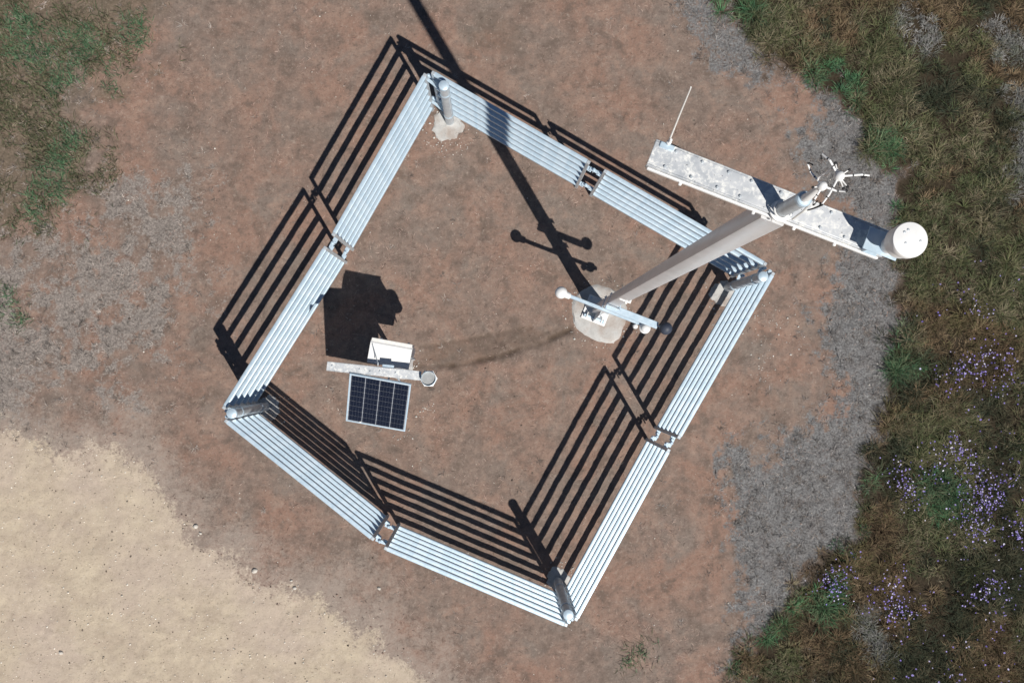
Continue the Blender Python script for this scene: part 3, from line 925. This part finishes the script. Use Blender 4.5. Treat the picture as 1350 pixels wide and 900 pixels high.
# open rain gauge
rg = thing('rain_gauge', 'open-topped grey rain gauge at the end of the low crossarm by the solar panel', 'rain gauge', (-0.838, -0.235, 1.66))
MB().lathe([(0.06, 0.0), (0.085, 0.004), (0.088, 0.02), (0.088, 0.29), (0.101, 0.292), (0.101, 0.330), (0.097, 0.331), (0.096, 0.30)], 36, cap=False).build('body', 'galv', rg, 30)
MB().lathe([(0.096, 0.30), (0.020, 0.235), (0.008, 0.225)], 36, cap=True).build('funnel', 'inner', rg, 30)
MB().lathe([(0.102, 0.255), (0.122, 0.258), (0.122, 0.268), (0.102, 0.270)], 6, cap=False).build('collar', 'white', rg, 20)
MB().box((-0.075, 0.005, 0.205), (0.13, 0.07, 0.010), sr, 0.003).build('bracket', 'galv', rg)
MB().box((-0.105, 0.008, 0.10), (0.030, 0.06, 0.20), sr, 0.003).build('bracket', 'galv', rg)


# ------------------------------------------------------------------ scattered ground cover (stuff)
def stuff_mesh(name, V, F, tint, mat, label, cat):
    """V (n,3), F list of arrays of polygons (m,k), tint (n,3)"""
    me = bpy.data.meshes.new(name)
    me.vertices.add(len(V))
    me.vertices.foreach_set('co', V.astype(np.float32).ravel())
    loops = np.concatenate([f.ravel() for f in F]).astype(np.int32)
    tot = np.concatenate([np.full(len(f), f.shape[1], np.int32) for f in F])
    start = np.concatenate([[0], np.cumsum(tot)[:-1]]).astype(np.int32)
    me.loops.add(len(loops)); me.loops.foreach_set('vertex_index', loops)
    me.polygons.add(len(tot))
    me.polygons.foreach_set('loop_start', start)
    me.polygons.foreach_set('loop_total', tot)
    a = me.attributes.new('tint', 'FLOAT_COLOR', 'POINT')
    a.data.foreach_set('color', np.concatenate([tint, np.ones((len(tint), 1))], 1).astype(np.float32).ravel())
    me.update()
    me.validate()
    me.materials.append(M[mat])
    o = link(name, me)
    return tag(o, label, cat, None, 'stuff')


def blades(P, ang, length, width, lean, droop, tint):
    """curved tapering blades: 5 verts each"""
    n = len(P)
    d = np.stack([np.cos(ang), np.sin(ang)], -1)
    s = np.stack([-np.sin(ang), np.cos(ang)], -1)
    # random twist of the flat side
    tw = rng.uniform(-0.8, 0.8, n)
    sx = s * np.cos(tw)[:, None]; sz = np.sin(tw)
    hm = length * 0.55 * np.cos(lean); rm = length * 0.55 * np.sin(lean)
    l2 = np.clip(lean + droop, 0, 1.75)
    ht = hm + length * 0.45 * np.cos(l2); rt = rm + length * 0.45 * np.sin(l2)
    ht = np.maximum(ht, 0.004)
    w = width[:, None] / 2
    V = np.zeros((n, 5, 3))
    V[:, 0, :2] = P[:, :2] - sx * w; V[:, 0, 2] = P[:, 2] - sz * width / 2
    V[:, 1, :2] = P[:, :2] + sx * w; V[:, 1, 2] = P[:, 2] + sz * width / 2
    mid = P[:, :2] + d * rm[:, None]
    V[:, 2, :2] = mid + sx * w * 0.85; V[:, 2, 2] = P[:, 2] + hm + sz * width * 0.42
    V[:, 3, :2] = mid - sx * w * 0.85; V[:, 3, 2] = P[:, 2] + hm - sz * width * 0.42
    V[:, 4, :2] = P[:, :2] + d * rt[:, None]; V[:, 4, 2] = P[:, 2] + ht
    i = np.arange(n)[:, None] * 5
    q = i + np.array([[0, 1, 2, 3]]); t = i + np.array([[3, 2, 4]])
    return V.reshape(-1, 3), [q, t], np.repeat(tint, 5, 0)


def scatter(n, x0, x1, y0, y1):
    return rng.uniform(x0, x1, n), rng.uniform(y0, y1, n)


def near_spots(x, y, spots, r):
    d = np.full(x.shape, 9.0)
    for sx, sy in spots:
        d = np.minimum(d, np.hypot(x - sx, y - sy) / r)
    return d


def pick(n, cols, w=None):
    cols = np.array(cols)
    i = rng.choice(len(cols), n, p=w)
    return cols[i] * rng.uniform(0.75, 1.25, (n, 1))


# --- heath and meadow growth on the right: clumps of many blades
VX0, VX1, VY0, VY1 = 2.0, 11.5, -7.5, 8.0
nc = 15000
cx, cy = scatter(nc, VX0, VX1, VY0, VY1)
# a thinner ring further out, where only a sidestep would show it
ox, oy = scatter(9000, 0.0, 17.0, -14.0, 15.0)
ok_ = (ox > VX1) | (oy < VY0) | (oy > VY1)
cx = np.concatenate([cx, ox[ok_]]); cy = np.concatenate([cy, oy[ok_]]); nc = len(cx)
zc = zones(cx, cy)
keep = rng.uniform(0, 1, nc) < zc['veg'] ** 1.5 * (0.45 + 0.55 * sstep(-0.17, 0.0, fbm(cx, cy, 0.3, 123, 3)))
cx, cy = cx[keep], cy[keep]
gs = near_spots(cx, cy, GSPOT, 0.30) + 3.2 * fbm(cx, cy, 0.5, 71, 4, 0.6) + rng.normal(0, 0.22, len(cx))
gr = near_spots(cx, cy, GREYSPOT, 0.36) + 1.6 * fbm(cx, cy, 0.4, 73, 3)
ps = near_spots(cx, cy, PSPOT, 0.30) + 1.2 * fbm(cx, cy, 0.4, 75, 3)
mo = fbm(cx, cy, 1.5, 77, 4, 0.6)
nb = 42
edge_ = zones(cx, cy)['veg']
ctype = np.where(gr < 0.75, 3, np.where((gs < 0.8) | ((edge_ < 0.85) & (fbm(cx, cy, 0.7, 78, 3) > 0.02)), 1, np.where(mo > 0.04, 2, 0)))
edge = zones(cx, cy)['veg']
dk = fbm(cx, cy, 0.9, 121, 4, 0.65) + 0.05 * sstep(2.5, -2.0, cy)
ctype = np.where((ctype != 3) & (ctype != 1) & (dk > 0.115), 4, ctype)
palette = {4: [(0.046, 0.056, 0.032), (0.075, 0.068, 0.040), (0.030, 0.040, 0.026), (0.058, 0.075, 0.050), (0.110, 0.100, 0.065)],
           0: [(0.127, 0.145, 0.064), (0.181, 0.157, 0.092), (0.091, 0.111, 0.055), (0.278, 0.229, 0.161), (0.067, 0.091, 0.043)],
           1: [(0.065, 0.163, 0.076), (0.091, 0.202, 0.093), (0.047, 0.117, 0.068), (0.156, 0.195, 0.111), (0.117, 0.130, 0.076)],
           2: [(0.204, 0.139, 0.085), (0.147, 0.103, 0.063), (0.271, 0.201, 0.127), (0.130, 0.125, 0.059), (0.086, 0.061, 0.040)],
           3: [(0.27, 0.265, 0.26), (0.19, 0.187, 0.182), (0.14, 0.16, 0.115), (0.35, 0.34, 0.33)]}
vs_, fs4, fs3, ts = [], [], [], []
off_ = 0
for k in range(5):
    s = np.where(ctype == k)[0]
    if not len(s):
        continue
    far_ = (cx[s] > VX1) | (cy[s] < VY0) | (cy[s] > VY1)
    R = rng.uniform(0.03, 0.11, len(s)) * np.where(far_, 2.2, 1.0)
    hh = rng.uniform(0.09, 0.27, len(s)) * (0.65 if k == 3 else 1.0) * (0.7 + 0.6 * sstep(-0.2, 0.2, fbm(cx[s], cy[s], 0.8, 79, 3)))
    rep = lambda a: np.repeat(a, nb)
    a0 = rng.uniform(0, 2 * np.pi, len(s) * nb)
    rr = np.sqrt(rng.uniform(0, 1, len(s) * nb)) * rep(R)
    px = rep(cx[s]) + rr * np.cos(a0); py = rep(cy[s]) + rr * np.sin(a0)
    pz = height(px, py) - 0.004
    ang = a0 + rng.normal(0, 0.7, len(px))
    lean = np.clip(0.25 + 0.75 * rr / rep(R) + rng.normal(0, 0.25, len(px)), 0.05, 1.4)
    ln = rep(hh) * rng.uniform(0.55, 1.25, len(px))
    wd = rng.uniform(0.004, 0.0085, len(px)) * (1.25 if k == 1 else 1.0)
    # tint varies clump by clump and blade by blade
    cc = pick(len(s), palette[k]).repeat(nb, 0) * 0.65 + pick(len(px), palette[k]) * 0.35
    V_, F_, T_ = blades(np.stack([px, py, pz], -1), ang, ln, wd, lean, rng.uniform(0.2, 0.9, len(px)), cc)
    vs_.append(V_); fs4.append(F_[0] + off_); fs3.append(F_[1] + off_); ts.append(T_)
    off_ += len(V_)
stuff_mesh('meadow_growth', np.concatenate(vs_), [np.concatenate(fs4), np.concatenate(fs3)], np.concatenate(ts), 'blade',
           'dense olive and brown meadow growth beyond the dry grass band', 'vegetation')

# --- lilac flowers standing in the meadow
fx, fy, fzv, fcol = [], [], [], []
for i, (sx, sy) in enumerate(PSPOT):
    n = int(rng.integers(26, 78))
    r = rng.normal(0, 1, (n, 2)) * rng.uniform(0.09, 0.23, (1, 2)) @ np.array([[0.8, 0.6], [-0.6, 0.8]])
    fx.append(sx + r[:, 0]); fy.append(sy + r[:, 1])
ex_, ey_ = scatter(1100, 5.2, 10.5, -5.8, 1.6)
kk = zones(ex_, ey_)['veg'] > 0.8
kk &= fbm(ex_, ey_, 0.8, 83, 3) > -0.02
fx.append(ex_[kk]); fy.append(ey_[kk])
fx = np.concatenate(fx); fy = np.concatenate(fy)
kk = zones(fx, fy)['veg'] > 0.45
fx, fy = fx[kk], fy[kk]
n = len(fx)
base_z = height(fx, fy)
ht = rng.uniform(0.16, 0.30, n)
vs_, ft, ts = [], [], []
npet = 6
C0 = np.stack([fx, fy, base_z + ht], -1)
rad = rng.uniform(0.007, 0.019, n)
tilt = rng.normal(0, 0.35, (n, 2))
colr = pick(n, [(0.27, 0.22, 0.55), (0.36, 0.31, 0.62), (0.52, 0.49, 0.68), (0.20, 0.15, 0.46), (0.64, 0.62, 0.70)], [0.30, 0.26, 0.14, 0.25, 0.05])
Vf = np.zeros((n, 1 + npet * 2, 3))
Vf[:, 0] = C0 - np.array([0, 0, 0.004])
for k in range(npet * 2):
    a = 2 * np.pi * k / (npet * 2) + rng.uniform(0, 1, n)
    rr = rad * (1.0 if k % 2 == 0 else 0.62)
    Vf[:, 1 + k, 0] = fx + rr * np.cos(a); Vf[:, 1 + k, 1] = fy + rr * np.sin(a)
    Vf[:, 1 + k, 2] = C0[:, 2] + rr * (np.cos(a) * tilt[:, 0] + np.sin(a) * tilt[:, 1]) + 0.003
ii = np.arange(n)[:, None] * (1 + npet * 2)
tri = np.concatenate([ii + np.array([[0, 1 + k, 1 + (k + 1) % (npet * 2)]]) for k in range(npet * 2)])
Tf = np.repeat(colr, 1 + npet * 2, 0)
Vs, Fs, Ts = blades(np.stack([fx, fy, base_z], -1), rng.uniform(0, 6.28, n), ht * 0.99, np.full(n, 0.004), np.full(n, 0.02), np.full(n, 0.01),
                    np.tile([[0.05, 0.08, 0.03]], (n, 1)))
o_ = len(Vf.reshape(-1, 3))
stuff_mesh('wild_flowers', np.concatenate([Vf.reshape(-1, 3), Vs]), [tri, Fs[0] + o_, Fs[1] + o_], np.concatenate([Tf, Ts]), 'petal',
           'small lilac wildflowers scattered in clusters through the meadow', 'flowers')

# --- matted grey dry grass: small flattened tufts
nt_ = 62000
tx, ty = scatter(nt_, -9.5, 9.0, -6.8, 7.6)
zz = zones(tx, ty)
pr_ = np.maximum(zz['dry'] ** 1.2 * 1.0, np.maximum(0.55 * zz['dryw'], 0.22 * zz['gtl'])) * (1 - zz['road'])
pr_ = np.maximum(pr_, 0.8 * zz['veg'] * (1 - zz['veg']) * 4 * (1 - zz['gtl']))
pr_ = np.maximum(pr_, 0.05 * sstep(0.02, 0.2, fbm(tx, ty, 0.6, 97, 4, 0.65)) * (1 - zz['road']))
gapn = sstep(-0.20, -0.05, fbm(tx, ty, 0.12, 99, 2))
k = rng.uniform(0, 1, nt_) < pr_ * (0.15 + 0.85 * gapn) * 0.8
tx, ty = tx[k], ty[k]
nbl = 11
right = np.repeat(tx > 2, nbl)
tc_ = pick(len(tx), [(0.200, 0.188, 0.180), (0.140, 0.131, 0.126), (0.275, 0.258, 0.248), (0.22, 0.185, 0.160)])
tw_ = pick(len(tx), [(0.31, 0.275, 0.25), (0.22, 0.196, 0.178), (0.39, 0.345, 0.31), (0.15, 0.132, 0.118)])
tc_ = np.where((tx > 2)[:, None], tc_, tw_)
a0 = rng.uniform(0, 6.28, len(tx) * nbl)
rr = rng.uniform(0, 0.028, len(a0))
x = np.repeat(tx, nbl) + rr * np.cos(a0); y = np.repeat(ty, nbl) + rr * np.sin(a0)
n = len(x)
cl = np.repeat(tc_, nbl, 0) * rng.uniform(0.6, 1.45, (n, 1))
size_ = np.repeat(rng.uniform(0.6, 1.3, len(tx)), nbl)
V_, F_, T_ = blades(np.stack([x, y, height(x, y) - 0.002], -1), a0 + rng.normal(0, 0.6, n), rng.uniform(0.04, 0.095, n) * size_, rng.uniform(0.003, 0.007, n),
                    np.clip(rng.normal(0.95, 0.35, n), 0.15, 1.45), rng.uniform(0.1, 0.7, n), cl)
stuff_mesh('dry_grass', V_, F_, T_, 'blade', 'matted grey dead grass between the bare soil and the meadow', 'dry grass')

# --- green grass patches
x, y = scatter(130000, -10.0, -4.4, 0.4, 8.6)
x2, y2 = scatter(2500, 2.0, 2.7, -5.0, -4.3)
x = np.concatenate([x, x2]); y = np.concatenate([y, y2]); n = len(x)
zz = zones(x, y)
spot = near_spots(x, y, GSPOT, 0.32) + 2.4 * fbm(x, y, 0.4, 91, 4, 0.65)
gn = fbm(x, y, 0.7, 93, 4, 0.6)
pr_ = 0.62 * sstep(1.25, 0.2, spot) * sstep(-0.14, 0.10, fbm(x, y, 0.16, 101, 3, 0.6)) * np.where(x > 0, 0.5, 1.0)
pr_ = np.maximum(pr_, zz['gtl'] * sstep(-0.18, 0.06, gn) * 0.9) * (1 - zz['road'])
k = rng.uniform(0, 1, n) < pr_
x, y, spot = x[k], y[k], spot[k]; n = len(x)
cl = np.where(((spot + rng.normal(0, 0.2, n)) < 0.85)[:, None], pick(n, [(0.070, 0.155, 0.078), (0.100, 0.185, 0.100), (0.050, 0.110, 0.058), (0.15, 0.18, 0.11)]),
              pick(n, [(0.095, 0.115, 0.058), (0.14, 0.135, 0.085), (0.062, 0.085, 0.040), (0.20, 0.17, 0.12), (0.12, 0.10, 0.065)]))
V_, F_, T_ = blades(np.stack([x, y, height(x, y) - 0.002], -1), rng.uniform(0, 6.28, n), rng.uniform(0.06, 0.17, n), rng.uniform(0.005, 0.011, n),
                    np.clip(rng.normal(0.75, 0.3, n), 0.1, 1.4), rng.uniform(0.1, 0.8, n), cl)
stuff_mesh('green_grass', V_, F_, T_, 'blade', 'tufts of short green grass creeping over the soil', 'grass')

# --- straw litter on the soil
n = 60000
x, y = scatter(n, -9.0, 7.0, -6.4, 7.2)
zz = zones(x, y)
dens = sstep(-0.08, 0.20, fbm(x, y, 0.7, 95, 4, 0.65))
k = rng.uniform(0, 1, n) < (0.06 + 0.9 * dens ** 2) * (1 - zz['veg']) * (1 - 0.93 * zz['road'])
x, y = x[k], y[k]; n = len(x)
cl = pick(n, [(0.420, 0.290, 0.243), (0.340, 0.238, 0.207), (0.200, 0.132, 0.117), (0.080, 0.053, 0.045), (0.500, 0.378, 0.324)])
V_, F_, T_ = blades(np.stack([x, y, height(x, y) + 0.001], -1), rng.uniform(0, 6.28, n), rng.uniform(0.02, 0.085, n), rng.uniform(0.0025, 0.006, n),
                    np.clip(rng.normal(1.42, 0.08, n), 1.1, 1.54), np.zeros(n), cl)
stuff_mesh('straw_litter', V_, F_, T_, 'straw', 'scattered bits of pale straw and twig on the soil', 'litter')


# --- pebbles
def pebbles(name, x, y, size, tint, label, cat):
    n = len(x)
    base = np.array([(1, 0, 0), (0, 1, 0), (-1, 0, 0), (0, -1, 0), (.62, .62, .45), (-.62, .62, .5), (-.6, -.62, .45), (.62, -.6, .5), (0, 0, .75), (0, 0, -.6)])
    V = base[None] * rng.uniform(0.7, 1.25, (n, 10, 1))
    a = rng.uniform(0, 6.28, n)
    c, s = np.cos(a), np.sin(a)
    el = rng.uniform(0.6, 1.0, n)
    vx = V[..., 0] * size[:, None]; vy = V[..., 1] * (size * el)[:, None]
    out = np.stack([vx * c[:, None] - vy * s[:, None] + x[:, None], vx * s[:, None] + vy * c[:, None] + y[:, None],
                    V[..., 2] * (size * 0.8)[:, None] + (height(x, y) + size * 0.15)[:, None]], -1)
    f = np.array([(0, 4, 7), (0, 1, 4), (1, 5, 4), (1, 2, 5), (2, 6, 5), (2, 3, 6), (3, 7, 6), (3, 0, 7), (4, 5, 8), (5, 6, 8), (6, 7, 8), (7, 4, 8)])
    F = (np.arange(n)[:, None, None] * 10 + f[None]).reshape(-1, 3)
    return stuff_mesh(name, out.reshape(-1, 3), [F], np.repeat(tint, 10, 0), 'pebble', label, cat)


n = 60000
x, y = scatter(n, -9.0, 7.0, -6.5, 7.2)
zz = zones(x, y)
k = rng.uniform(0, 1, n) < np.maximum(np.maximum(0.6 * zz['road'], 0.035), 3.4 * zz['road'] * (1 - zz['road'])) * (1 - zz['veg'])
x, y = x[k], y[k]; rd_ = zz['road'][k] > 0.5
sz = np.clip(rng.lognormal(-5.05, 0.45, len(x)), 0.0035, 0.019)
cl = np.where(rd_[:, None], pick(len(x), [(0.62, 0.55, 0.46), (0.50, 0.43, 0.34), (0.74, 0.70, 0.62), (0.40, 0.34, 0.27), (0.68, 0.62, 0.54), (0.15, 0.12, 0.095)]),
              pick(len(x), [(0.46, 0.40, 0.34), (0.60, 0.56, 0.50), (0.28, 0.20, 0.16), (0.12, 0.09, 0.075)]))
# rubble round the posts, the pad and the solar station
cx_, cy_, cs_ = [], [], []
for (ax_, ay_), r0, r1, num in (((-0.685, 3.72), .22, .48, 110), ((3.72, 1.05), .2, .4, 30), ((1.1, -3.42), .2, .35, 25), ((-3.45, -0.75), .2, .35, 25),
                                ((1.75, .76), .42, .62, 70), ((-1.02, -0.75), .0, .16, 30), ((-1.1, -0.1), .05, .3, 25), ((-1.35, -1.2), .0, .4, 14),
                                ((4.6, 0.6), .0, .6, 70), ((4.4, -0.1), .0, .35, 30)):
    an_ = rng.uniform(0, 6.28, num); rr = rng.uniform(r0, r1, num)
    cx_.append(ax_ + rr * np.cos(an_)); cy_.append(ay_ + rr * np.sin(an_)); cs_.append(np.clip(rng.lognormal(-4.7, 0.4, num), 0.004, 0.022))
cx_ = np.concatenate(cx_); cy_ = np.concatenate(cy_); cs_ = np.concatenate(cs_)
x = np.concatenate([x, cx_]); y = np.concatenate([y, cy_]); sz = np.concatenate([sz, cs_])
cl = np.concatenate([cl, pick(len(cx_), [(0.52, 0.49, 0.45), (0.42, 0.39, 0.36), (0.62, 0.60, 0.56)])])
pebbles('pebbles', x, y, sz, cl, 'loose pebbles and crumbs of concrete on the soil and track', 'gravel')


n = 5200
x, y = scatter(n, -9.0, 6.6, -6.0, 7.0)
zz = zones(x, y)
cd = sstep(-0.02, 0.22, fbm(x, y, 0.55, 131, 4, 0.65))
cd = np.maximum(cd, 0.8 * np.exp(-((pdist(x, y, TRENCH) - 0.09) / 0.07) ** 2))
for pa_, pb_, _l in PANELS:
    cd = np.maximum(cd, 0.55 * np.exp(-(pdist(x, y, [pa_, pb_]) / 0.12) ** 2))
k = rng.uniform(0, 1, n) < cd * (1 - zz['road']) * (1 - zz['veg'])
x, y = x[k], y[k]
pebbles('soil_clods', x, y, np.clip(rng.lognormal(-4.75, 0.42, len(x)), 0.004, 0.022), pick(len(x), [(0.235, 0.165, 0.135), (0.19, 0.14, 0.115), (0.28, 0.205, 0.17), (0.15, 0.11, 0.09)]),
        'crumbly reddish clods of soil scattered over the bare ground', 'soil')


# --- a few stones large enough to single out
def stone(x, y, r, seed, label):
    rs = np.random.default_rng(seed)
    vs = []; fs = []
    n, m_ = 9, 5
    for i in range(m_ + 1):
        t = math.pi * (0.06 + 0.88 * i / m_)
        for k in range(n):
            a = 2 * math.pi * k / n
            q = r * rs.uniform(0.78, 1.12)
            vs.append((q * math.sin(t) * math.cos(a) * 1.15, q * math.sin(t) * math.sin(a) * 0.85, q * 0.7 * math.cos(t)))
    for i in range(m_):
        for k in range(n):
            j = (k + 1) % n
            fs.append((i * n + k, (i + 1) * n + k, (i + 1) * n + j, i * n + j))
    fs += [tuple(range(n)), tuple(m_ * n + k for k in range(n - 1, -1, -1))]
    me = mesh_from('stone', vs, fs, 'stone', 60)
    o = link('stone', me, None, (x, y, float(GHf([x], [y])[0]) + r * 0.25))
    o.rotation_euler = (0, 0, rs.uniform(0, 6))
    return tag(o, label, 'stone', 'pale stones along the track edge')


M['stone'] = simple('pale_stone', (0.46, 0.42, 0.37), (0.62, 0.59, 0.54), 40, 0.0, (0.8, 0.9), 0.4, 0.2)
SL = ['pale stone at the bend of the track edge, larger of a pair', 'largest pale stone, alone on the crumbling track edge',
      'pale stone on the track edge beside a smaller one', 'tiny pale stone on the red soil beside a bigger one',
      'single pale stone on red soil between the track and the pen', 'lone pale stone out on the gravel track',
      'smaller pale stone beside a larger one at the bend of the track edge']
for i, (sx, sy, r) in enumerate([(-4.62, -2.59, .040), (-3.70, -3.29, .048), (-3.07, -3.57, .032), (-3.12, -3.45, .022), (-1.74, -3.58, .03), (-6.70, -4.55, .034), (-4.55, -2.70, .026)]):
    stone(sx, sy, r, 100 + i, SL[i])
